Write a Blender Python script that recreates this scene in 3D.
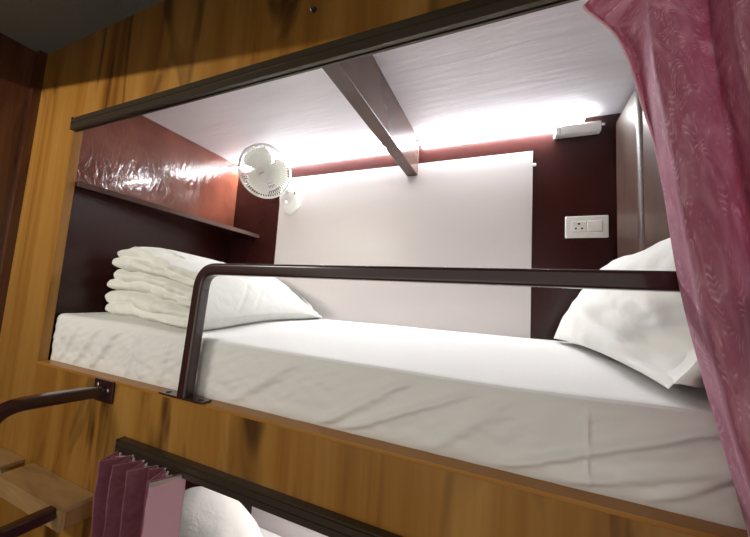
import bpy, bmesh, math, random
from mathutils import Vector, Matrix, noise
random.seed(7)
S = bpy.context.scene
for o in list(bpy.data.objects): bpy.data.objects.remove(o)
C = S.collection

# ------------------------------------------------------------------ camera
cam = bpy.data.cameras.new('camera'); cam.sensor_width = 36; cam.sensor_fit = 'HORIZONTAL'
cam.lens = 36 * 321.556 / 750; cam.clip_start = .01
co = bpy.data.objects.new('camera', cam); C.objects.link(co); S.camera = co
yaw, pitch, roll = 0.4030, 0.0957, 0.0609
fwd = Vector((-math.sin(yaw)*math.cos(pitch), math.cos(yaw)*math.cos(pitch), math.sin(pitch)))
rgt = Vector((math.cos(yaw), math.sin(yaw), 0)); up = rgt.cross(fwd)
r2 = rgt*math.cos(roll) + up*math.sin(roll); u2 = up*math.cos(roll) - rgt*math.sin(roll)
M = Matrix((r2, u2, -fwd)).transposed().to_4x4()
M.translation = Vector((1.54894, -0.63165, 0.27716))
co.matrix_world = M

# ------------------------------------------------------------------ world, lights, exposure
w = bpy.data.worlds.new('world'); S.world = w; w.use_nodes = True
w.node_tree.nodes['Background'].inputs[0].default_value = (1, .95, .86, 1)
w.node_tree.nodes['Background'].inputs[1].default_value = .58
S.view_settings.view_transform = 'Standard'; S.view_settings.look = 'None'
S.view_settings.gamma = 1; S.view_settings.exposure = 0.0; S.view_settings.use_curve_mapping = False
LED_STRENGTH = 152
TILT = math.atan(.118)

def area(name, loc, rot, sx, sy, power, col):
    l = bpy.data.lights.new(name, 'AREA'); l.shape = 'RECTANGLE'; l.size = sx; l.size_y = sy
    l.energy = power; l.color = col
    o = bpy.data.objects.new(name, l); C.objects.link(o); o.location = loc; o.rotation_euler = rot
    return o
# strip light in the bunk across the aisle, behind the camera, cut off by the stand-in header board
area('bunk_light_opposite', (-.02, -1.25, .8545), (math.radians(92), TILT, 0), .6, .016, 14, (1, .96, .84))
# added broad fill light from the aisle side; no lamp is seen there
area('aisle_fill', (.8, -1.45, -.05), (math.radians(97), 0, 0), 1.7, .55, 2.2, (1, .92, .78))
# the lower bunk's own strip light (out of view behind the lower header)
area('bunk_light_lower', (1.15, .74, -.20), (math.radians(15), 0, 0), 1.4, .03, 9.5, (1, .95, .95))

# ------------------------------------------------------------------ materials
def mat(name, col, rough=.5, metal=0, spec=.5, coat=0, coat_r=.05, sheen=0, emit=None, es=0):
    m = bpy.data.materials.new(name); m.use_nodes = True
    b = m.node_tree.nodes['Principled BSDF']
    b.inputs['Base Color'].default_value = (*col, 1); b.inputs['Roughness'].default_value = rough
    b.inputs['Metallic'].default_value = metal; b.inputs['Specular IOR Level'].default_value = spec
    b.inputs['Coat Weight'].default_value = coat; b.inputs['Coat Roughness'].default_value = coat_r
    b.inputs['Sheen Weight'].default_value = sheen
    if emit:
        b.inputs['Emission Color'].default_value = (*emit, 1); b.inputs['Emission Strength'].default_value = es
    return m
class NT:
    def __init__(s, m): s.t = m.node_tree; s.b = s.t.nodes['Principled BSDF']
    def n(s, typ, **k):
        x = s.t.nodes.new(typ)
        for a, v in k.items(): setattr(x, a, v)
        return x
    def l(s, a, b): s.t.links.new(a, b)
    def coords(s, scale, kind='Object'):
        tc = s.n('ShaderNodeTexCoord'); mp = s.n('ShaderNodeMapping'); mp.inputs['Scale'].default_value = scale
        s.l(tc.outputs[kind], mp.inputs[0]); return mp.outputs[0]
    def noise(s, vec, scale, detail=4, rough=.55, dist=0):
        x = s.n('ShaderNodeTexNoise'); s.l(vec, x.inputs['Vector'])
        x.inputs['Scale'].default_value = scale; x.inputs['Detail'].default_value = detail
        x.inputs['Roughness'].default_value = rough; x.inputs['Distortion'].default_value = dist
        return x.outputs['Fac']
    def ramp(s, fac, stops):
        r = s.n('ShaderNodeValToRGB'); s.l(fac, r.inputs[0]); e = r.color_ramp.elements
        while len(e) < len(stops): e.new(.5)
        for q, (p, c) in zip(e, stops):
            q.position = p; q.color = (*c, 1) if len(c) == 3 else c
        return r.outputs[0]
    def mix(s, fac, a, b, typ='MIX'):
        x = s.n('ShaderNodeMix', data_type='RGBA', blend_type=typ)
        if isinstance(fac, float): x.inputs[0].default_value = fac
        else: s.l(fac, x.inputs[0])
        for i, v in ((6, a), (7, b)):
            if isinstance(v, tuple): x.inputs[i].default_value = (*v, 1)
            else: s.l(v, x.inputs[i])
        return x.outputs[2]
    def bump(s, h, strength, dist=.01):
        x = s.n('ShaderNodeBump'); x.inputs['Strength'].default_value = strength; x.inputs['Distance'].default_value = dist
        s.l(h, x.inputs['Height']); s.l(x.outputs[0], s.b.inputs['Normal'])

def wood(name, dark, mid, light, grain=(1, 1, .07), sc=9, streak=.6, rough=.38, coat=.08):
    m = mat(name, mid, rough, coat=coat, coat_r=.18, spec=.3); t = NT(m)
    v = t.coords(grain)
    a = t.noise(v, sc, 6, .6, 1.2)
    c = t.ramp(a, [(.30, dark), (.46, mid), (.66, light)])
    fine = t.noise(t.coords((grain[0]*1, grain[1]*1, grain[2]*.6)), sc*9, 3, .6)
    c = t.mix(.12, c, t.ramp(fine, [(.35, dark), (.65, light)]))
    st = t.noise(t.coords((grain[0]*.8, grain[1]*.8, grain[2]*2.0)), sc*.9, 3, .5, 2.4)
    k = t.ramp(st, [(.545, (0, 0, 0)), (.64, (streak,)*3)])
    c = t.mix(k, c, (dark[0]*.18, dark[1]*.15, dark[2]*.15))
    t.l(c, t.b.inputs['Base Color']); t.bump(fine, .05, .002)
    return m
def laminate(name, a, b, rough, scale, bscale, bump, coat=0.0, bdist=.004, spec=.5):
    m = mat(name, a, rough, coat=coat, spec=spec); t = NT(m)
    t.l(t.ramp(t.noise(t.coords(scale), 6, 4), [(.35, a), (.65, b)]), t.b.inputs['Base Color'])
    if bump: t.bump(t.noise(t.coords(bscale), 10, 3, .55, .6), bump, bdist)
    return m
def cloth(name, col, bump=.35, sc=22, rough=.85, weave=True):
    m = mat(name, col, rough, sheen=.15, spec=.25); t = NT(m)
    t.bump(t.noise(t.coords((1, 1, 1)), sc, 5, .6, .4), bump, .006)
    return m

W_TEAK = wood('teak_veneer', (.15, .050, .005), (.280, .120, .018), (.40, .205, .050), sc=4.5, streak=.82)
W_TRIM = wood('teak_trim', (.28, .112, .016), (.36, .155, .026), (.42, .19, .04), grain=(.1, 1, 1), sc=4, streak=.0)
W_SIDE = wood('dark_side_veneer', (.030, .010, .006), (.075, .025, .012), (.12, .045, .022), rough=.16, coat=.6)
W_STEP = wood('pale_step_wood', (.19, .10, .035), (.36, .21, .085), (.48, .30, .14), grain=(.1, 1, 1), sc=10, streak=.35, rough=.5, coat=.1)
M_MAROON = laminate('maroon_laminate', (.027, .0052, .0042), (.030, .0058, .0046), .26, (1, 1, 1), (1, 1, .5), 0, spec=.35)
M_VARN = laminate('red_brown_varnish', (.120, .034, .022), (.19, .058, .034), .11, (1, 1, 1), (4.5, 4.5, 1.6), .42, .3, .005)
M_CEIL = laminate('lavender_laminate', (.83, .80, .86), (.87, .84, .90), .20, (.3, 3, 3), (.35, 3.0, 1), .30, 0, .006)
M_PANEL = mat('pinkish_white_panel', (.65, .60, .59), .34)
M_SHEET = cloth('white_cotton_sheet', (.80, .79, .775), .30, 9)
M_DUVET = cloth('white_quilted_cotton', (.79, .79, .74), .6, 26)
M_PILLOW = cloth('white_pillow_cotton', (.83, .83, .80), .5, 9)
M_PIPE = mat('maroon_brown_paint', (.030, .0075, .0070), .27, coat=.5, coat_r=.12)
M_TRACK = mat('brown_anodised_track', (.062, .046, .031), .30, metal=.45)
M_BEAM = laminate('brown_beam_laminate', (.085, .050, .043), (.12, .072, .060), .20, (1, 1, 1), (3, 1.5, 3), .04)
M_CONC = mat('dark_painted_ceiling', (.17, .178, .155), .85)
t = NT(M_CONC); t.bump(t.noise(t.coords((1, 1, 1)), 160, 2), .5, .004)
M_PLASTIC = mat('cream_white_plastic', (.80, .79, .75), .35)
M_BLADE = mat('milky_blade_plastic', (.72, .72, .65), .3)
M_WIRE = mat('white_coated_wire', (.84, .84, .82), .35)
M_DARK = mat('dark_slot', (.015, .013, .012), .6)
M_GREYP = mat('grey_plastic', (.48, .47, .45), .4)
M_STEEL = mat('bright_screw_steel', (.62, .60, .57), .25, metal=1)
M_LED = mat('led_strip_light', (1, 1, 1), .5, emit=(.95, .985, 1), es=LED_STRENGTH)
M_LEATHER = mat('brown_leatherette', (.135, .083, .062), .38, coat=.1, coat_r=.3); t = NT(M_LEATHER)
t.l(t.ramp(t.noise(t.coords((1, 1, .5)), 14, 5), [(.35, (.046, .020, .013)), (.62, (.080, .044, .033))]), t.b.inputs['Base Color'])
t.bump(t.noise(t.coords((1, 1, 1)), 90, 3), .15, .002)
M_TAPE = mat('white_header_tape', (.72, .66, .62), .8)

def velvet(name, base, hi):
    m = mat(name, base, .62, sheen=.8, spec=.3); t = NT(m)
    t.b.inputs['Sheen Tint'].default_value = (.95, .62, .80, 1); t.b.inputs['Sheen Roughness'].default_value = .35
    uv = t.coords((1, 1, 1), 'UV')
    # feathery leaf figure: thin curved lines, bundled in patches
    a = t.n('ShaderNodeTexWave', wave_type='RINGS', rings_direction='SPHERICAL'); t.l(uv, a.inputs['Vector'])
    a.inputs['Scale'].default_value = 34; a.inputs['Distortion'].default_value = 30; a.inputs['Detail'].default_value = 1.5; a.inputs['Detail Scale'].default_value = .55
    pa = t.noise(uv, 15, 2, .5, 2.2)
    line = t.ramp(a.outputs['Fac'], [(.45, (0, 0, 0)), (.95, (.75,)*3)])
    patch = t.ramp(pa, [(.47, (0, 0, 0)), (.60, (1, 1, 1))])
    f = t.mix(1.0, line, patch, 'MULTIPLY')
    blot = t.ramp(t.noise(uv, 20, 3, .5, 1.0), [(.42, (0, 0, 0)), (.66, (.40,)*3)])
    f = t.mix(.75, f, t.ramp(t.noise(uv, 75, 3, .6), [(.40, (0, 0, 0)), (.60, (1, 1, 1))]), 'MULTIPLY')
    fac = t.mix(1.0, f, blot, 'ADD')
    t.l(t.mix(fac, base, hi), t.b.inputs['Base Color'])
    t.bump(t.noise(uv, 60, 3), .12, .003)
    return m
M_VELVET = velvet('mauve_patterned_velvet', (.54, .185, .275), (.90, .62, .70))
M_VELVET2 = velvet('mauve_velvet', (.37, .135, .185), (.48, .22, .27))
M_PINK = mat('pink_curtain_cloth', (.66, .36, .43), .6, sheen=.5)

# ------------------------------------------------------------------ mesh helpers
def link(name, bm, m, parent=None, smooth=True, loc=None, autos=None):
    """one mesh object; its origin goes to the foot of its bounding box"""
    bmesh.ops.recalc_face_normals(bm, faces=bm.faces[:])
    vs = [v.co for v in bm.verts]
    lo = Vector([min(v[i] for v in vs) for i in range(3)]); hi = Vector([max(v[i] for v in vs) for i in range(3)])
    org = Vector(((lo.x+hi.x)/2, (lo.y+hi.y)/2, lo.z)) if loc is None else Vector(loc)
    bmesh.ops.translate(bm, verts=bm.verts[:], vec=-org)
    me = bpy.data.meshes.new(name); bm.to_mesh(me); bm.free()
    ms = m if isinstance(m, (list, tuple)) else [m]
    for x in ms: me.materials.append(x)
    for p in me.polygons: p.use_smooth = smooth
    o = bpy.data.objects.new(name, me); C.objects.link(o)
    if parent is not None:
        o.parent = parent
        q = Vector((0, 0, 0)); a = parent
        while a is not None: q += a.location; a = a.parent
        o.location = org - q
    else: o.location = org
    if smooth and autos is not False:
        try:
            with bpy.context.temp_override(object=o, active_object=o, selected_objects=[o], selected_editable_objects=[o]):
                bpy.ops.object.shade_smooth_by_angle(angle=math.radians(autos or 40))
        except Exception: pass
        wn = o.modifiers.new('normals', 'WEIGHTED_NORMAL'); wn.keep_sharp = True; wn.weight = 60
    return o
def tag(o, label, cat, group=None):
    o['label'] = label; o['category'] = cat
    if group: o['group'] = group
    return o
def struct(o, label=None):
    o['kind'] = 'structure'
    if label: o['label'] = label
    return o
def empty(name, loc, label, cat, group=None):
    o = bpy.data.objects.new(name, None); C.objects.link(o); o.location = loc; o.empty_display_size = .05
    return tag(o, label, cat, group)
def B(): return bmesh.new()
def box(bm, x0, x1, y0, y1, z0, z1, bev=0, seg=2, mtx=None):
    vs = [bm.verts.new((x, y, z)) for x in (x0, x1) for y in (y0, y1) for z in (z0, z1)]
    fs = [bm.faces.new([vs[i] for i in q]) for q in ((0,1,3,2),(4,6,7,5),(0,4,5,1),(2,3,7,6),(0,2,6,4),(1,5,7,3))]
    if bev:
        es = list({e for f in fs for e in f.edges})
        r = bmesh.ops.bevel(bm, geom=es, offset=bev, segments=seg, profile=.5, affect='EDGES')
        vs = list({v for f in r['faces'] for v in f.verts} | {v for v in vs if v.is_valid})
    if mtx is not None: bmesh.ops.transform(bm, matrix=mtx, verts=[v for v in vs if v.is_valid])
    return bm
def fillet(pts, r, n=8):
    pts = [Vector(p) for p in pts]; out = [pts[0]]
    for i in range(1, len(pts)-1):
        a = (pts[i-1]-pts[i]); b = (pts[i+1]-pts[i]); rr = min(r, a.length*.48, b.length*.48)
        p0 = pts[i]+a.normalized()*rr; p2 = pts[i]+b.normalized()*rr
        for k in range(n+1):
            s = k/n; out.append(p0*(1-s)**2 + pts[i]*2*s*(1-s) + p2*s*s)
    out.append(pts[-1]); return out
def tube(bm, pts, r, n=14, cap=True, closed=False, sq=False, u0=None):
    pts = [Vector(p) for p in pts]; rings = []; N = len(pts)
    prev = None
    for i, p in enumerate(pts):
        if closed: d = (pts[(i+1) % N]-pts[i-1])
        else: d = (pts[min(i+1, N-1)]-pts[max(i-1, 0)])
        d.normalize()
        if prev is None:
            u = d.orthogonal().normalized() if u0 is None else Vector(u0)
        else:
            u = (prev - d*prev.dot(d)).normalized()
        prev = u; v = d.cross(u)
        rad = r(i/(N-1)) if callable(r) else r
        def rk(k):
            a = 2*math.pi*k/n
            return rad if not sq else rad*min(1.30, 1/(abs(math.cos(a))**7+abs(math.sin(a))**7)**(1/7))
        rings.append([bm.verts.new(p + u*math.cos(2*math.pi*k/n)*rk(k) + v*math.sin(2*math.pi*k/n)*rk(k)) for k in range(n)])
    for i in range(N if closed else N-1):
        a, b = rings[i], rings[(i+1) % N]
        off = 0
        if closed and i == N-1:
            off = min(range(n), key=lambda q: (a[0].co-b[q].co).length)
        for k in range(n): bm.faces.new((a[k], a[(k+1) % n], b[(k+1+off) % n], b[(k+off) % n]))
    if cap and not closed:
        bm.faces.new(rings[0][::-1]); bm.faces.new(rings[-1])
    return bm
def lathe(bm, prof, mtx, n=32):
    """prof: (radius, height) list; axis z of mtx"""
    rings = []
    for r, h in prof:
        if r < 1e-6: rings.append([bm.verts.new(mtx @ Vector((0, 0, h)))])
        else: rings.append([bm.verts.new(mtx @ Vector((r*math.cos(2*math.pi*k/n), r*math.sin(2*math.pi*k/n), h))) for k in range(n)])
    for a, b in zip(rings, rings[1:]):
        for k in range(n):
            k2 = (k+1) % n
            if len(a) == 1 and len(b) == 1: continue
            if len(a) == 1: bm.faces.new((a[0], b[k], b[k2]))
            elif len(b) == 1: bm.faces.new((a[k], a[k2], b[0]))
            else: bm.faces.new((a[k], a[k2], b[k2], b[k]))
    return bm
def frame(center, normal, upv=(0, 0, 1)):
    z = Vector(normal).normalized(); x = Vector(upv).cross(z).normalized(); y = z.cross(x)
    m = Matrix((x, y, z)).transposed().to_4x4(); m.translation = Vector(center); return m
def grid(bm, fn, nu, nv, closed_u=False, uv=False):
    vs = [[bm.verts.new(fn(i/(nu if closed_u else nu-1), j/(nv-1))) for i in range(nu)] for j in range(nv)]
    L = bm.loops.layers.uv.verify() if uv else None
    for j in range(nv-1):
        for i in range(nu if closed_u else nu-1):
            i2 = (i+1) % nu
            f = bm.faces.new((vs[j][i], vs[j][i2], vs[j+1][i2], vs[j+1][i]))
            if L:
                for lp, (a, b) in zip(f.loops, ((i, j), (i+1, j), (i+1, j+1), (i, j+1))): lp[L].uv = (a/(nu-1)*uv[0], b/(nv-1)*uv[1])
    return vs
def catmull(P, t):
    n = len(P)-1; x = max(0, min(n-1e-9, t*n)); i = int(x); f = x-i
    p0, p1, p2, p3 = P[max(i-1, 0)], P[i], P[i+1], P[min(i+2, n)]
    return .5*((2*p1) + (p2-p0)*f + (2*p0-5*p1+4*p2-p3)*f*f + (3*p1-p0-3*p2+p3)*f**3)
def sm(a, b, x):
    x = max(0, min(1, (x-a)/(b-a))); return x*x*(3-2*x)
def screw(parent, p, normal, r=.0045, m=None):
    bm = B(); lathe(bm, [(r, -.0005), (r, .0012), (r*.7, .0024), (0, .0028)], frame(p, normal, (.1, .9, .4)), 12)
    return link('screw', bm, m or M_STEEL, parent)

# ================================================================== SETTING
D = .784; ZC = 1.0388; FY0, FY1 = -.015, .012
bm = B(); box(bm, -.036, 0, FY1, D+.02, -1.25, ZC); struct(link('wall_left', bm, M_MAROON, smooth=False), 'dark maroon wall at the foot end of the bunk, under the shelf')
def prism(bm, poly, x0, x1):
    a = [bm.verts.new((x0, y, z)) for y, z in poly]; b = [bm.verts.new((x1, y, z)) for y, z in poly]; n = len(poly)
    for i in range(n): bm.faces.new((a[i], a[(i+1) % n], b[(i+1) % n], b[i]))
    bm.faces.new(a[::-1]); bm.faces.new(b); return bm
bm = prism(B(), [(FY1+.0005, .650), (D-.0005, .604), (D-.0005, ZC), (FY1+.0005, ZC)], 0, .003); struct(link('wall_left_upper', bm, M_VARN, smooth=False), 'glossy red-brown panel on the foot-end wall, above the shelf')
bm = B(); box(bm, 0, 1.96, D, D+.02, -1.25, ZC); struct(link('wall_back', bm, M_MAROON, smooth=False), 'dark maroon laminate wall behind the bunk')
bm = B(); box(bm, 1.962, 1.99, FY1, D+.02, -1.25, ZC); struct(link('wall_right', bm, M_MAROON, smooth=False), 'dark maroon wall behind the headboard')
bm = B(); box(bm, -.036, 1.98, FY1, D+.02, ZC, ZC+.02); struct(link('ceiling', bm, M_CEIL, smooth=False), 'glossy lavender-white laminate ceiling of the upper bunk')
# front face of the bunks: header, stile, board between the bunks, panel beside the lower bunk
bm = B()
box(bm, -.325, 2.6, FY0, FY1, .872, 1.234)
box(bm, -.325, .015, FY0, FY1, -.02, .872)
box(bm, 1.95, 2.6, FY0, FY1, -.02, .872)
box(bm, -.325, 2.6, FY0, FY1, -.170, -.020)
box(bm, -.325, .50, FY0, FY1, -1.25, -.170)
box(bm, 1.95, 2.6, FY0, FY1, -1.25, -.170)
struct(link('wall_front', bm, W_TEAK, smooth=False), 'orange-brown veneered front of the bunks, with dark grain streaks')
bm = B(); box(bm, .015, 1.95, -.0165, .045, -.020, -.011, .0015, 2)
struct(link('trim_1', bm, W_TRIM), 'narrow wooden ledge along the bottom of the upper bunk opening')
bm = B(); box(bm, 0, 1.96, .012, D, -.16, -.035); struct(link('floor_upper', bm, M_MAROON, smooth=False), 'deck under the upper mattress')
bm = B(); box(bm, -.36, -.325, -2.2, .012, -1.25, 1.234); struct(link('wall_side', bm, W_SIDE, smooth=False), 'dark glossy side wall of the aisle at the left')
bm = B(); box(bm, -.375, 2.6, -2.2, .03, 1.234, 1.26); struct(link('ceiling_aisle', bm, M_CONC, smooth=False), 'dark rough ceiling over the aisle')
bm = B(); box(bm, -.375, 2.6, -2.2, .8, -1.28, -1.25); struct(link('floor', bm, W_SIDE, smooth=False))
bm = B(); box(bm, -.325, -.292, -.040, FY0, -1.25, 1.234); struct(link('trim_2', bm, W_SIDE), 'dark corner post between the side wall and the bunk front')
# unseen stand-in for the header across the aisle, tilted to set the shadow line
zt = .9226
mt = Matrix.Translation((.15, -.66, zt)) @ Matrix.Rotation(TILT, 4, 'Y')
bm = B(); box(bm, -.5, .9, -.01, .01, 0, .40, 0, 2, mt); struct(link('shade_board_opposite', bm, W_SIDE, smooth=False), 'unseen stand-in board across the aisle, tilted to cast the header shadow line')

# beam under the bunk ceiling
bm = B(); box(bm, 1.085, 1.137, FY1+.002, D-.004, .866, ZC, .003, 2)
struct(link('beam', bm, M_BEAM), 'glossy brown beam across the bunk ceiling')

# back boards
def back_panel(z0, z1, label, knob=False):
    bm = B(); box(bm, .342, 1.622, D-.008, D, z0, z1, .002, 2)
    o = tag(link('wall_panel', bm, M_PANEL), label, 'wall panel')
    if knob:
        bm = B(); lathe(bm, [(.007, 0), (.007, .004), (.004, .007), (0, .008)], frame((1.628, D, .866), (0, -1, 0)), 14); link('clip', bm, M_PLASTIC, o)
        for x in (.72, 1.33):
            screw(o, (x, D-.008, .912), (0, -1, 0), .003)
    return o
back_panel(-.035+.02, .924, 'large pinkish-white board on the maroon back wall of the upper bunk', True)
back_panel(-.92, -.20, 'pinkish-white board at the back of the lower bunk, seen under the lower rail')

# shelf
def slab(bm, q, t):
    a = [bm.verts.new(p) for p in q]; b = [bm.verts.new((x, y, z-t)) for x, y, z in q]; n = len(q)
    for i in range(n): bm.faces.new((a[i], a[(i+1) % n], b[(i+1) % n], b[i]))
    bm.faces.new(a); bm.faces.new(b[::-1]); return bm
bm = slab(B(), [(.0035, FY1+.001, .652), (.028, FY1+.001, .652), (.203, D-.001, .604), (.0035, D-.001, .604)], .014)
s = tag(link('wall_shelf', bm, M_MAROON, smooth=False), 'dark maroon shelf running along the foot-end wall above the folded duvet', 'shelf')
bm = slab(B(), [(.0285, FY1+.001, .655), (.036, FY1+.001, .655), (.211, D-.001, .607), (.2035, D-.001, .607)], .020); link('edge_strip', bm, M_BEAM, s, smooth=False)

# LED strip, one run each side of the beam
def led(x0, x1, label):
    e = empty('led_strip', ((x0+x1)/2, D-.012, 1.012), label, 'light strip', 'light strips along the ceiling corner')
    bm = B(); box(bm, x0, x1, D-.0285, D-.002, 1.0205, 1.0222, .0004, 1); link('backing_shield', bm, M_PLASTIC, e)  # hidden cap over the diffuser, added to keep its light off the ceiling
    bm = B(); box(bm, x0+.004, x1-.004, D-.034, D-.012, 1.0135, 1.0204, .002, 2); link('diffuser', bm, M_LED, e)
led(.004, 1.083, 'glowing white light strip in the ceiling corner, left of the brown beam')
led(1.139, 1.800, 'glowing white light strip in the ceiling corner, right of the brown beam')

# LED driver box
e = empty('power_adapter', (1.775, D-.02, .962), 'small white adapter box fixed below the right end of the light strip', 'adapter')
bm = B(); box(bm, 1.697, 1.853, D-.034, D, .964, 1.004, .005, 3); link('housing', bm, M_PLASTIC, e)
for x in (1.703, 1.713):
    bm = B(); box(bm, x, x+.005, D-.0365, D-.030, .966, 1.002, .001, 1); link('rib', bm, M_GREYP, e)
screw(e, (1.866, D, 1.003), (0, -1, 0), .006, M_GREYP)

# socket plate
e = empty('socket_plate', (1.808, D-.006, .556), 'white wall plate with one three-pin socket and one switch, on maroon wall', 'socket')
bm = B(); box(bm, 1.738, 1.878, D-.010, D, .557, .642, .003, 3); link('plate', bm, M_PLASTIC, e)
bm = B(); box(bm, 1.757, 1.859, D-.012, D-.010, .579, .622, .001, 1); link('module_frame', bm, M_GREYP, e)
bm = B(); box(bm, 1.759, 1.806, D-.014, D-.011, .581, .620, .001, 1); so = link('socket', bm, M_PLASTIC, e)
for x, z, r in ((1.7825, .610, .0042), (1.7725, .592, .0036), (1.7925, .592, .0036)):
    bm = B(); lathe(bm, [(r, 0), (r, .0006), (0, .0006)], frame((x, D-.014, z), (0, -1, 0)), 14); link('pin_hole', bm, M_DARK, so)
bm = B(); box(bm, 1.809, 1.857, D-.016, D-.011, .581, .620, .002, 2, None); link('switch', bm, M_PLASTIC, e)

# curtain tracks
def track(x0, x1, z0, z1, y0, label):
    e = empty('curtain_track', ((x0+x1)/2, FY0, z0), label, 'curtain track')
    h = z1-z0; y1 = FY0
    prof = [(y1, z0), (y1-.006, z0), (y1-.006, z0+.004), (y1-.012, z0+.004), (y1-.012, z0), (y0, z0), (y0, z0+h*.40), (y0+.003, z0+h*.44), (y0+.003, z0+h*.52),
            (y0, z0+h*.56), (y0, z0+h*.86), (y0+.004, z0+h*.89), (y0+.004, z1), (y1, z1)]
    bm = B(); a = [bm.verts.new((x0, y, z)) for y, z in prof]; b = [bm.verts.new((x1, y, z)) for y, z in prof]
    n = len(prof)
    for i in range(n): bm.faces.new((a[i], a[(i+1) % n], b[(i+1) % n], b[i]))
    bm.faces.new(a[::-1]); bm.faces.new(b)
    link('rail', bm, M_TRACK, e, smooth=False)
    bm = B(); box(bm, x0-.004, x0, y0-.001, y1, z0-.001, z1+.001, .001, 1); link('end_cap', bm, M_DARK, e)
    return e
track(.042, 2.3, .833, .880, -.037, 'long brown metal curtain track along the top of the upper bunk opening')
track(.550, 2.3, -.186, -.153, -.037, 'brown metal curtain track under the board above the lower bunk')
# small screw hook on the header
e = empty('screw_hook', (1.075, FY0, .995), 'tiny dark hook with a bright glint high on the header board', 'hook')
bm = B(); tube(bm, fillet([(1.075, FY0, 1.0), (1.075, FY0-.016, 1.0), (1.075, FY0-.016, .986), (1.075, FY0-.008, .984)], .006, 5), .0022, 8); link('hook_wire', bm, M_STEEL, e)
bm = B(); lathe(bm, [(.008, 0), (.008, .002), (0, .003)], frame((1.075, FY0, 1.0), (0, -1, 0)), 14); link('base_disc', bm, M_DARK, e)

# headboard: three padded upright panels on a board
e = empty('headboard', (1.93, .385, .13), 'brown leatherette headboard with padded upright panels, at the right end of bunk', 'headboard')
bm = B(); box(bm, 1.935, 1.958, .032, .762, .13, .985, .004, 2); link('backing_board', bm, M_MAROON, e)
for y0, y1 in ((.507, .760), (.260, .505), (.032, .258)):
    bm = B(); box(bm, 1.893, 1.936, y0, y1, .13, 1.000, .030, 7); link('padded_panel', bm, M_LEATHER, e)

# ================================================================== MATTRESS
def mat_top(x, y):
    pts = [(-1, .156), (.4, .155), (.72, .1440), (1.2, .137), (1.5, .1345), (1.9, .143), (9, .143)]
    for (a, za), (b, zb_) in zip(pts, pts[1:]):
        if a <= x <= b: f = za + (zb_-za)*sm(a, b, x)
    return f + (.1665-f)*sm(.06, .40, y) + .0015*noise.noise(Vector((x*5, y*5, 3)))
zt = mat_top
def mattress():
    bm = B(); x0, x1, y0, y1, zb = .002, 1.888, .0155, .772, -.0108
    nx = 640
    # outline round the section: front bottom -> front face -> rounded top edge -> top -> back
    fr = [(0, 0), (.001, .1), (.002, .25), (.001, .4), (0, .55), (.001, .68), (.002, .80), (.004, .89), (.008, .955), (.014, .988), (.024, 1.0)]
    tops = [.06, .10, .16, .24, .34, .44, .54, .62, .68, .72, .74]
    fr = [(a0+(a1-a0)*k/9, h0+(h1-h0)*k/9) for (a0, h0), (a1, h1) in zip(fr, fr[1:]) for k in range(9)] + [fr[-1]]
    rows = []
    for i in range(nx):
        u = i/(nx-1); x = x0+(x1-x0)*u
        # rounded left end
        r = .016; dx = x-x0
        k = 0 if dx > r else 1-math.sqrt(max(0, 1-((r-dx)/r)**2))
        row = []
        for a, h in fr:
            zz = zt(x, y0+a); z = zb+(zz-zb)*h
            wob = .0045*noise.noise(Vector((x*7, h*2.2, 1))) + .0045*noise.noise(Vector((x*19+h*5, h*3.5, 5)))*(1-h) + .0022*noise.noise(Vector((x*34-h*7, h*7, 9)))
            # diagonal drape creases
            cr = 0
            for cx, s, wd, am in ((.06, .5, .012, .005), (.10, .8, .014, .005), (.20, .9, .016, .006), (.30, .9, .018, .007), (.47, .3, .010, .004), (.52, -.3, .014, .005), (.62, .2, .012, .004), (.95, 1.5, .022, .005), (1.22, 1.6, .018, .007), (1.30, 2.2, .020, .006), (1.45, 1.2, .02, .004), (1.62, 2.4, .022, .0075), (1.67, 0, .003, .0025), (1.74, 2.8, .03, .007), (1.80, 1.6, .016, .005)):
                d = (x-cx) - s*(z-.03); cr += am*math.exp(-(d/wd)**2)*sm(0, .15, h)*(1-sm(.75, 1, h))
            amp = 1-sm(.75, 1, h)
            row.append(Vector((x, y0+a-.0095*math.tanh(((wob*(.25+.75*sm(0, .22, h))*.75+cr)*1.5-.003)/.0095)*amp + .014*k*(1-h*.3) - .001*math.sin(math.pi*h), z - (.02*k if h > .5 else 0))))
        for y in tops: row.append(Vector((x, y, zt(x, y) - .02*k)))
        row.append(Vector((x, y1-.01, zt(x, .7)-.004 - .02*k))); row.append(Vector((x, y1, zt(x, .7)-.018-.02*k))); row.append(Vector((x, y1, zb)))
        rows.append([bm.verts.new(p) for p in row])
    for a, b in zip(rows, rows[1:]):
        for j in range(len(a)-1): bm.faces.new((a[j], b[j], b[j+1], a[j+1]))
        bm.faces.new((a[-1], b[-1], b[0], a[0]))
    bm.faces.new(rows[0]); bm.faces.new(rows[-1][::-1])
    return bm
mt_o = tag(link('mattress', mattress(), M_SHEET, autos=60), 'long mattress in a white fitted sheet filling the upper bunk', 'mattress')

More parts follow.
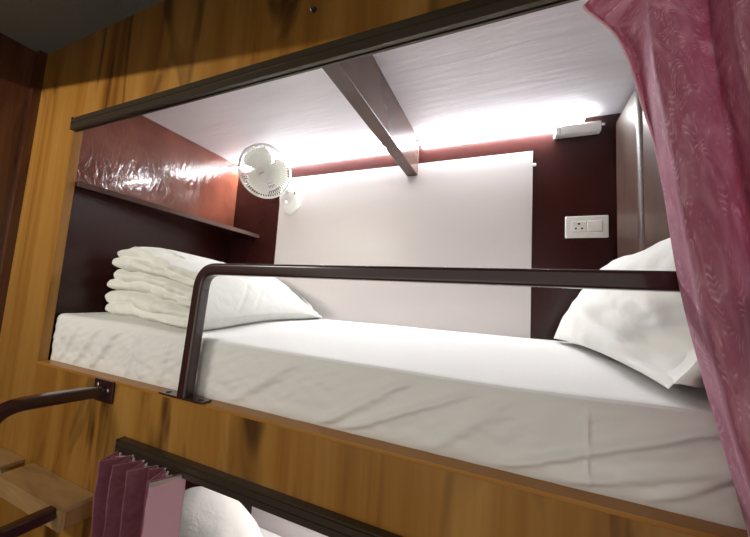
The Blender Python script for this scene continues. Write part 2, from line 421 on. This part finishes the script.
# ================================================================== FOLDED DUVET (upper)
def folded_duvet():
    bm = B(); NL = 6
    rr = random.Random(3)
    lay_l = [ .004, -.010, .020, .006, .024, .030, .030]     # left-end offsets from bottom layer up (positive = pushed in)
    corners = [Vector((.072, .128)), Vector((.705, .045)), Vector((.722, .735)), Vector((.205, .755))]
    cr = [.035, .035, .05, .05]
    # outline polyline with rounded corners, start at front-left
    out = []
    for i in range(4):
        p = corners[i]; a = (corners[i-1]-p).normalized(); b = (corners[(i+1) % 4]-p).normalized(); r = cr[i]
        for k in range(9):
            s = k/8; out.append(((p+a*r)*(1-s)**2 + p*2*s*(1-s) + (p+b*r)*s*s))
    # resample
    P = out+[out[0]]; L = [0]
    for a, b in zip(P, P[1:]): L.append(L[-1]+(b-a).length)
    n = 300; pts = []
    j = 0
    for k in range(n):
        t = L[-1]*k/n
        while L[j+1] < t: j += 1
        f = (t-L[j])/max(1e-9, L[j+1]-L[j]); pts.append(P[j].lerp(P[j+1], f))
    ctr = Vector((.455, .41)); nor = []
    for k in range(n):
        d = pts[(k+1) % n]-pts[k-1]; nor.append(Vector((d.y, -d.x)).normalized())
    def top(x, y):   # height of the top over the mattress plane
        z = .424 - .086*sm(.26, .68, x) - .022*sm(.10, .55, y) - .004*sm(.3, .7, y)
        z -= .09*sm(.50, .74, y)*sm(.45, .72, x) + .03*sm(.6, .75, y)
        return z + .006*noise.noise(Vector((x*9, y*9, 2)))
    H = 84; rings = []
    for h in range(H):
        v = h/(H-1); ring = []
        for k in range(n):
            p = pts[k]; nn = nor[k]
            front = sm(.12, .75, -nn.y); left = max(0, -nn.x); right = max(0, nn.x)
            # wandering layer coordinate
            wv = v + .060*noise.noise(Vector((p.x*5, p.y*5, v*3.0))) + .020*noise.noise(Vector((p.x*15, p.y*15, v*5)))
            q = wv*NL; li = max(0, min(NL-1, int(q))); fr = max(0, min(1, q-li))
            puff = (math.sin(math.pi*fr)**.45 if 0 < fr < 1 else 0)
            if li % 2 == 1 and fr > .5: groove = 2.0   # deeper gap between pairs
            elif li % 2 == 0 and fr < .5 and li > 0: groove = 2.0
            else: groove = .62
            lw = max(front, left*.9)
            o = lw*(-.026*groove*(1-puff))
            o -= left*lay_l[li]*1.0
            o += front*.024*noise.noise(Vector((li*3.1, p.x*7, 0)))
            o += front*sm(.40, .55, p.x)*.016*noise.noise(Vector((p.x*26, v*8, 5)))
            # smooth wrapped side at the right: one big round fold
            o -= right*(.135*max(0, v-.22)**1.7 + .03*max(0, .22-v)/.22)
            # overall rounding of top and bottom
            o -= .010*(1-sm(0, .06, v)) + .022*sm(.90, 1, v)**2
            # fine wrinkles
            o += (.0085*(1-right*.75))*noise.noise(Vector((p.x*26, p.y*26, v*6))) + (.0030*(1-right))*noise.noise(Vector((p.x*60, p.y*60, v*14)))
            # diagonal creases on the smooth side
            if right > .5:
                for c0, am in ((.23, .006), (.30, .004), (.42, .006), (.47, .004), (.60, .003)):
                    d = p.y - c0 - .16*(v-.5); o -= am*math.exp(-(d/.008)**2)*sm(.1, .4, v)*(1-sm(.8, 1, v))
            zb = mat_top(p.x, p.y)+.0015; z = zb + (top(p.x, p.y)-zb)*v
            # back right end pinches to a point low down
            ring.append(Vector((p.x+nn.x*o, p.y+nn.y*o, z)))
        rings.append(ring)
    V = [[bm.verts.new(p) for p in r] for r in rings]
    # top cap in shrinking rings
    last = rings[-1]
    for s, dz in ((.97, .004), (.92, .006), (.84, .006), (.7, .006), (.5, .005), (.3, .005), (.12, .005)):
        r = []
        for p in last:
            x = ctr.x+(p.x-ctr.x)*s; y = ctr.y+(p.y-ctr.y)*s
            r.append(bm.verts.new((x, y, top(x, y)+dz+.004*noise.noise(Vector((x*14, y*14, 8))))))
        V.append(r)
    for a, b in zip(V, V[1:]):
        for k in range(n): bm.faces.new((a[k], a[(k+1) % n], b[(k+1) % n], b[k]))
    bm.faces.new(V[0][::-1]); bm.faces.new(V[-1])
    return bm
tag(link('folded_duvet', folded_duvet(), M_DUVET, autos=False), 'thick white quilted duvet folded in layers at the foot of the upper mattress', 'duvet')

# ================================================================== PILLOW
def pillow_bm(B0, B1, T0, T1, thick, seed=0, wr=1.0, out=Vector((-1, 0, .45))):
    """B0-B1 lower edge (back, front), T0-T1 upper edge; thick = half depth in the middle"""
    bm = B(); N = 46; out = out.normalized()
    def base(u, v):
        return (B0.lerp(B1, u)).lerp(T0.lerp(T1, u), v) + Vector((.040*u**5*math.sin(math.pi*min(1, v*1.5))*(1 if v < .667 else 0), 0, 0))
    def prof(u, v):
        a = max(0, 1-abs(2*u-1)**2.4); b = max(0, 1-abs(2*v-1)**2.4)
        return (a*b)**.50
    def edge(u, v):   # edges draw in between the corners
        cu, cv = u-.5, v-.5
        return (.5+cu*(1-.07*(1-(2*cv)**2)), .5+cv*(1-.09*(1-(2*cu)**2)))
    sides = []
    for sgn in (1, -1):
        rows = []
        for j in range(N):
            row = []
            for i in range(N):
                u = .5-.5*math.cos(math.pi*i/(N-1)); v = .5-.5*math.cos(math.pi*j/(N-1))
                eu, ev = edge(u, v); p = base(eu, ev); t = prof(u, v)*thick
                if sgn < 0: t *= .55
                q = Vector((u*5, v*5, seed))
                t += wr*prof(u, v)**.5*(.012*noise.noise(q*.8) + .010*noise.noise(Vector((u*14-v*6, v*5, seed+3))))
                # pulls running in from the lower front corner
                if sgn > 0:
                    for ang, am in ((.50, .016), (.85, .018), (1.15, .014), (1.40, .010)):
                        du, dv = 1-u, v; d = du*math.sin(ang)-dv*math.cos(ang); l = math.hypot(du, dv)
                        t -= wr*am*math.exp(-(d/.035)**2)*sm(.08, .25, l)*(1-sm(.45, .8, l))
                if sgn > 0: t -= .030*sm(.74, .86, u)*sm(.03, .07, v)*(1-sm(.20+.25*(u-.8), .25+.25*(u-.8), v))*wr
                row.append(p+out*t*sgn)
            rows.append(row)
        sides.append(rows)
    front = [[bm.verts.new(p) for p in r] for r in sides[0]]
    back = [[(front[j][i] if i in (0, N-1) or j in (0, N-1) else bm.verts.new(sides[1][j][i])) for i in range(N)] for j in range(N)]
    for g in (front, back):
        for j in range(N-1):
            for i in range(N-1): bm.faces.new((g[j][i], g[j][i+1], g[j+1][i+1], g[j+1][i]))
    return bm
B0, B1 = Vector((1.692, .690, .178)), Vector((1.786, .048, .162)); T0, T1 = Vector((1.872, .740, .440)), Vector((1.872, .040, .452))
pl = tag(link('pillow', pillow_bm(B0, B1, T0, T1, .058, 1.0), M_PILLOW, autos=False), 'white pillow propped against the brown headboard', 'pillow')

# ================================================================== GUARD RAIL
e = empty('guard_rail', (1.3, 0, -.011), 'dark maroon bent-pipe guard rail along the front of the upper bunk', 'guard rail')
bm = B(); tube(bm, fillet([(.762, -.010, -.006), (.780, -.010, .331), (1.918, -.010, .331), (1.922, -.010, -.006)], .055, 12), .0155, 36, sq=True, u0=(0, 1, 0)); link('pipe', bm, M_PIPE, e)
for x, hw in ((.760, .082), (1.915, .034)):
    bm = B(); box(bm, x-hw, x+hw, -.0255, .0055, -.011, -.006, .0015, 2); pt = link('foot_plate', bm, M_PIPE, e)
    for dx in (-hw*.75, hw*.75): screw(pt, (x+dx, -.010, -.006), (0, 0, 1), .0075, M_PIPE)

# ================================================================== LADDER HANDLE AND STEPS
e = empty('grab_handle', (.41, FY0, -.34), 'dark bent-pipe grab handle on the board left of the lower curtain', 'handle')
bm = B(); tube(bm, fillet([(.425, FY0-.002, -.045), (.425, -.256, -.034), (.425, -.256, -.345), (.425, -.1014, -.345)], .07, 10), .0155, 28, sq=True, u0=(1, 0, 0)); link('pipe', bm, M_PIPE, e)
bm = B(); box(bm, .378, .472, FY0-.007, FY0, -.077, -.013, .002, 2); pt = link('wall_flange', bm, M_PIPE, e)
screw(pt, (.450, FY0-.007, -.042), (0, -1, 0), .006); screw(pt, (.398, FY0-.007, -.030), (0, -1, 0), .006)
def step(x0, x1, y0, label):
    e = empty('wooden_step', ((x0+x1)/2, -.05, -.40), label, 'step', 'wooden steps on the bunk front')
    bm = B(); box(bm, x0, x1, y0, FY0, -.347, -.335, .0015, 2); link('tread', bm, W_STEP, e)
    bm = B(); box(bm, x0+.002, x1-.002, y0+.004, y0+.018, -.392, -.347, .001, 1); link('front_board', bm, W_STEP, e)
    bm = B(); box(bm, x1-.016, x1-.002, y0+.018, FY0, -.392, -.347, .001, 1); link('side_board', bm, W_TEAK, e)
    bm = B(); box(bm, x0+.002, x0+.016, y0+.018, FY0, -.392, -.347, .001, 1); link('side_board', bm, W_TEAK, e)
step(.088, .452, -.100, 'pale wooden box step on the bunk front, with the pipe handle ending at it')
step(-.30, .035, -.075, 'dim wooden step at the left edge, beside the aisle side wall')

# ================================================================== WALL FAN
e = empty('wall_fan', (.42, D-.008, .709), 'small cream-white caged fan on the back wall below the light strip', 'fan')
mb = frame((.424, D-.008, .812), (0, -1, 0))
mbs = mb @ Matrix.Diagonal((.072, .100, 1, 1))
bm = B(); lathe(bm, [(1, 0), (1, .012), (.93, .022), (.7, .030), (.35, .034), (0, .035)], mbs, 36); base = link('wall_base', bm, M_PLASTIC, e)
bm = B(); lathe(bm, [(.012, 0), (.012, .008), (.009, .012), (0, .013)], frame((.412, D-.038, .770), (0, -1, 0)), 18); link('speed_knob', bm, M_WIRE, base)
bm = B(); box(bm, .458, .468, D-.040, D-.026, .812, .828, .001, 1); link('pull_switch', bm, M_DARK, base)
FC = Vector((.388, .590, .886)); FN = Vector((.30, -.80, -.50)).normalized()
mf = frame(FC, FN)
bm = B(); tube(bm, fillet([(.424, D-.030, .835), (.420, D-.085, .850), FC-FN*.085], .03, 6), .017, 16); link('arm', bm, M_PLASTIC, e)
bm = B(); lathe(bm, [(0, -.105), (.030, -.100), (.042, -.085), (.045, -.045), (.040, -.030), (0, -.028)], mf, 28); link('motor_housing', bm, M_PLASTIC, e)
R = .130
# blades
bl = B(); lathe(bl, [(.022, -.022), (.024, -.012), (.022, .004), (.012, .010), (0, .011)], mf, 24); hub = link('blade_hub', bl, M_BLADE, e)
for k in range(3):
    bm = B(); a0 = math.radians(100+120*k)
    def bf(u, v):
        r = .020 + v*.096; wd = .62+.70*math.sin(math.pi*(.15+.75*v))
        a = a0 + (u-.5)*wd*1.35 + v*.35
        return mf @ Vector((r*math.cos(a), r*math.sin(a), -.006 + (u-.5)*.032*(1-.3*v)))
    grid(bm, bf, 14, 12)
    bmesh.ops.solidify(bm, geom=bm.faces[:], thickness=.0016)
    link('blade', bm, M_BLADE, hub)
# cage: front and rear grilles
def grille(sign, nw, name, badge):
    bm = B()
    for rr, zz in ((R, 0), (R*.72, .026), (R*.40, .034)):
        tube(bm, [mf @ Vector((rr*math.cos(2*math.pi*k/56), rr*math.sin(2*math.pi*k/56), sign*zz)) for k in range(56)], .0045 if rr == R else .0016, 8, closed=True)
    for k in range(nw):
        a = 2*math.pi*k/nw
        pts = []
        for s in range(9):
            q = s/8; r = .028+(R-.028)*q; z = .036*(1-q**2.6)
            aa = a + (.25*(1-q) if sign > 0 else 0)
            pts.append(mf @ Vector((r*math.cos(aa), r*math.sin(aa), sign*z)))
        tube(bm, pts, .0017, 5, cap=False)
    g = link(name, bm, M_WIRE, e)
    if badge:
        bm = B(); lathe(bm, [(.031, .033), (.031, .038), (.027, .041), (0, .042)], mf, 28); c = link('centre_cap', bm, M_PLASTIC, g)
        bm = B(); box(bm, -.015, .015, -.003, .003, .0415, .0428, 0, 2, mf @ Matrix.Rotation(.5, 4, 'Z')); link('badge', bm, M_GREYP, c)
    return g
grille(1, 60, 'front_grille', True); grille(-1, 60, 'rear_grille', False)
bm = B()
lathe(bm, [(R+.003, -.010), (R+.006, -.006), (R+.006, .006), (R+.003, .010), (R-.001, .006), (R-.001, -.006), (R+.003, -.010)], mf, 64); link('outer_ring', bm, M_WIRE, e)

# ================================================================== CURTAINS
# upper curtain, drawn to the right end of the opening: rows of fold points (x, y) at falling heights
def fold_row(z, ex, cx, ey=-.036):
    """edge x, first fold x -> points across the folds at this height"""
    P = [(ex, ey), (min(ex+.012, cx+.012), -.031), (cx+.004, -.080), (cx, -.108), (cx+.020, -.104), (cx+.062, -.066), (cx+.098, -.031), (cx+.094, -.070), (cx+.086, -.106), (cx+.110, -.100), (cx+.150, -.060), (cx+.180, -.031)]
    P += [(cx+.176, -.10), (cx+.21, -.10), (cx+.27, -.04)]
    return [Vector((min(x, 2.02), y, z)) for x, y in P]
ZROWS = [(.838, 1.655, 1.715), (.790, 1.664, 1.717), (.740, 1.696, 1.719), (.690, 1.716, 1.722), (.610, 1.733, 1.728), (.480, 1.761, 1.745), (.316, 1.786, 1.763), (.160, 1.812, 1.791), (.020, 1.833, 1.820), (-.12, 1.850, 1.845)]
ROWP = [fold_row(*r) for r in ZROWS]
ROWP[0][0].z = .802; ROWP[0][1].z = .818; ROWP[1][0].z = .786; ROWP[1][1].z = .788
def curt(u, v):
    cols = [catmull(r, u) for r in ROWP]
    p = catmull(cols, v)
    p.y += .004*noise.noise(Vector((u*9, v*7, 4))) + .002*noise.noise(Vector((u*26, v*16, 9)))
    return p
bm = B(); grid(bm, curt, 260, 120, uv=(.85, .95)); bmesh.ops.solidify(bm, geom=bm.faces[:], thickness=.0018)
e = empty('curtain', (1.85, -.05, -.12), 'mauve patterned velvet curtain drawn to the right end of the upper bunk opening', 'curtain')
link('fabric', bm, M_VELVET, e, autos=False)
bm = B(); tube(bm, [curt(.0005, j/60) for j in range(61)], .0019, 8); link('edge_hem', bm, M_PINK, e)
for x in (1.70, 1.775, 1.845, 1.915, 1.985):
    bm = B(); tube(bm, fillet([(x, -.026, .834), (x, -.026, .826), (x, -.040, .826), (x, -.040, .836)], .004, 4), .0016, 7); link('hook', bm, M_PLASTIC, e)

# lower curtain, bunched in pleats that stand out from the lower track
PL = [(.555,-.022),(.600,-.104),(.622,-.026),(.652,-.102),(.672,-.028),(.708,-.100),(.728,-.030),(.742,-.070),(.756,-.028),(.792,-.104),(.816,-.024)]
def pleat(z, spread):
    return [Vector((.67+(x-.67)*spread, y, z)) for x, y in PL]
LR = [pleat(-.176, .98), pleat(-.230, 1.0), pleat(-.33, .97), pleat(-.50, .93), pleat(-.72, .92), pleat(-1.0, .95)]
def lin(P, t):
    n = len(P)-1; x = min(n-1e-9, t*n); i = int(x); f = x-i; f = f*.7+.3*sm(0, 1, f); return P[i].lerp(P[i+1], f)
def lcurt(u, v):
    p = catmull([lin(r, u) for r in LR], v)
    q = (u*10) % 2; out = 1-abs(q-1)          # 1 at the outer folds
    if v < .12: p.z += .010*(out-.4)*(1-v/.12)
    p.y += .004*noise.noise(Vector((u*12, v*6, 3))); p.x += .003*noise.noise(Vector((u*15, v*6, 7)))
    return p
bm = B(); grid(bm, lcurt, 161, 70, uv=(1.6, .85)); bmesh.ops.solidify(bm, geom=bm.faces[:], thickness=.0018)
e = empty('curtain', (.68, -.06, -1.0), 'mauve velvet curtain bunched in pleats at the left of the lower bunk', 'curtain')
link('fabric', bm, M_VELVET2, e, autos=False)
bm = B(); grid(bm, lambda u, v: lcurt(.002+u*.996, v*.012)+Vector((0, 0, .001)), 161, 3); bmesh.ops.solidify(bm, geom=bm.faces[:], thickness=.0034); link('top_piping', bm, M_PINK, e, autos=False)
bm = B(); grid(bm, lambda u, v: lcurt(.903+u*.095, .03+v*.968)+Vector((.0028, -.0016, 0)), 24, 60); link('pale_panel', bm, M_PINK, e, autos=False)  # lighter pink layer laid over the last pleat face
def tape(u, v):
    a = lcurt(.905+u*.088, .002+v*.050); return a + Vector((.0045, -.0026, 0))
bm = B(); grid(bm, tape, 20, 6); bmesh.ops.solidify(bm, geom=bm.faces[:], thickness=.001); link('header_tape', bm, M_TAPE, e, autos=False)
for k in range(1, 10, 1):
    p = lcurt(min(.999, k/10), 0) if k % 2 == 0 else lcurt(k/10-.045, 0)
    x, y = p.x, max(p.y, -.034)
    bm = B(); tube(bm, fillet([(x, -.026, -.184), (x, -.026, -.190), (x+.004, y-.012, -.190), (x+.004, y-.012, -.176)], .004, 4), .0022, 7); link('hook', bm, M_TAPE, e)

# ================================================================== LOWER BUNK
bm = B(); box(bm, .005, 1.94, .03, .776, -1.06, -.885, .03, 4); tag(link('mattress', bm, M_SHEET), 'white mattress of the lower bunk, under the rumpled duvet', 'mattress')
def heap():
    bm = B()
    def f(u, v):
        a = 2*math.pi*u; c, s_ = math.cos(a), math.sin(a); ph = v*math.pi/2
        rx = .36*(abs(c)**.0); r = math.cos(ph)**.75 if v < 1 else 0
        x = .42 + (.41 if c > 0 else .23)*r*c; y = .37 + .22*r*s_
        z = -.8835 + (.335 - .17*sm(.36, .96, x))*math.sin(ph)**.8
        n = .018*noise.noise(Vector((x*6, y*6, z*6))) + .004*noise.noise(Vector((x*20, y*20, z*20)))
        q = n*(1-v**3); return Vector((x+q*c, y+q*s_, max(-.8835, z+n*.7*v)))
    vs = grid(bm, f, 96, 44, closed_u=True)
    bm.faces.new(vs[0]); bmesh.ops.remove_doubles(bm, verts=bm.verts[:], dist=.0004)
    return bm
tag(link('duvet', heap(), M_DUVET, autos=False), 'rumpled white duvet heaped on the lower bunk beside the bunched mauve curtain', 'duvet')
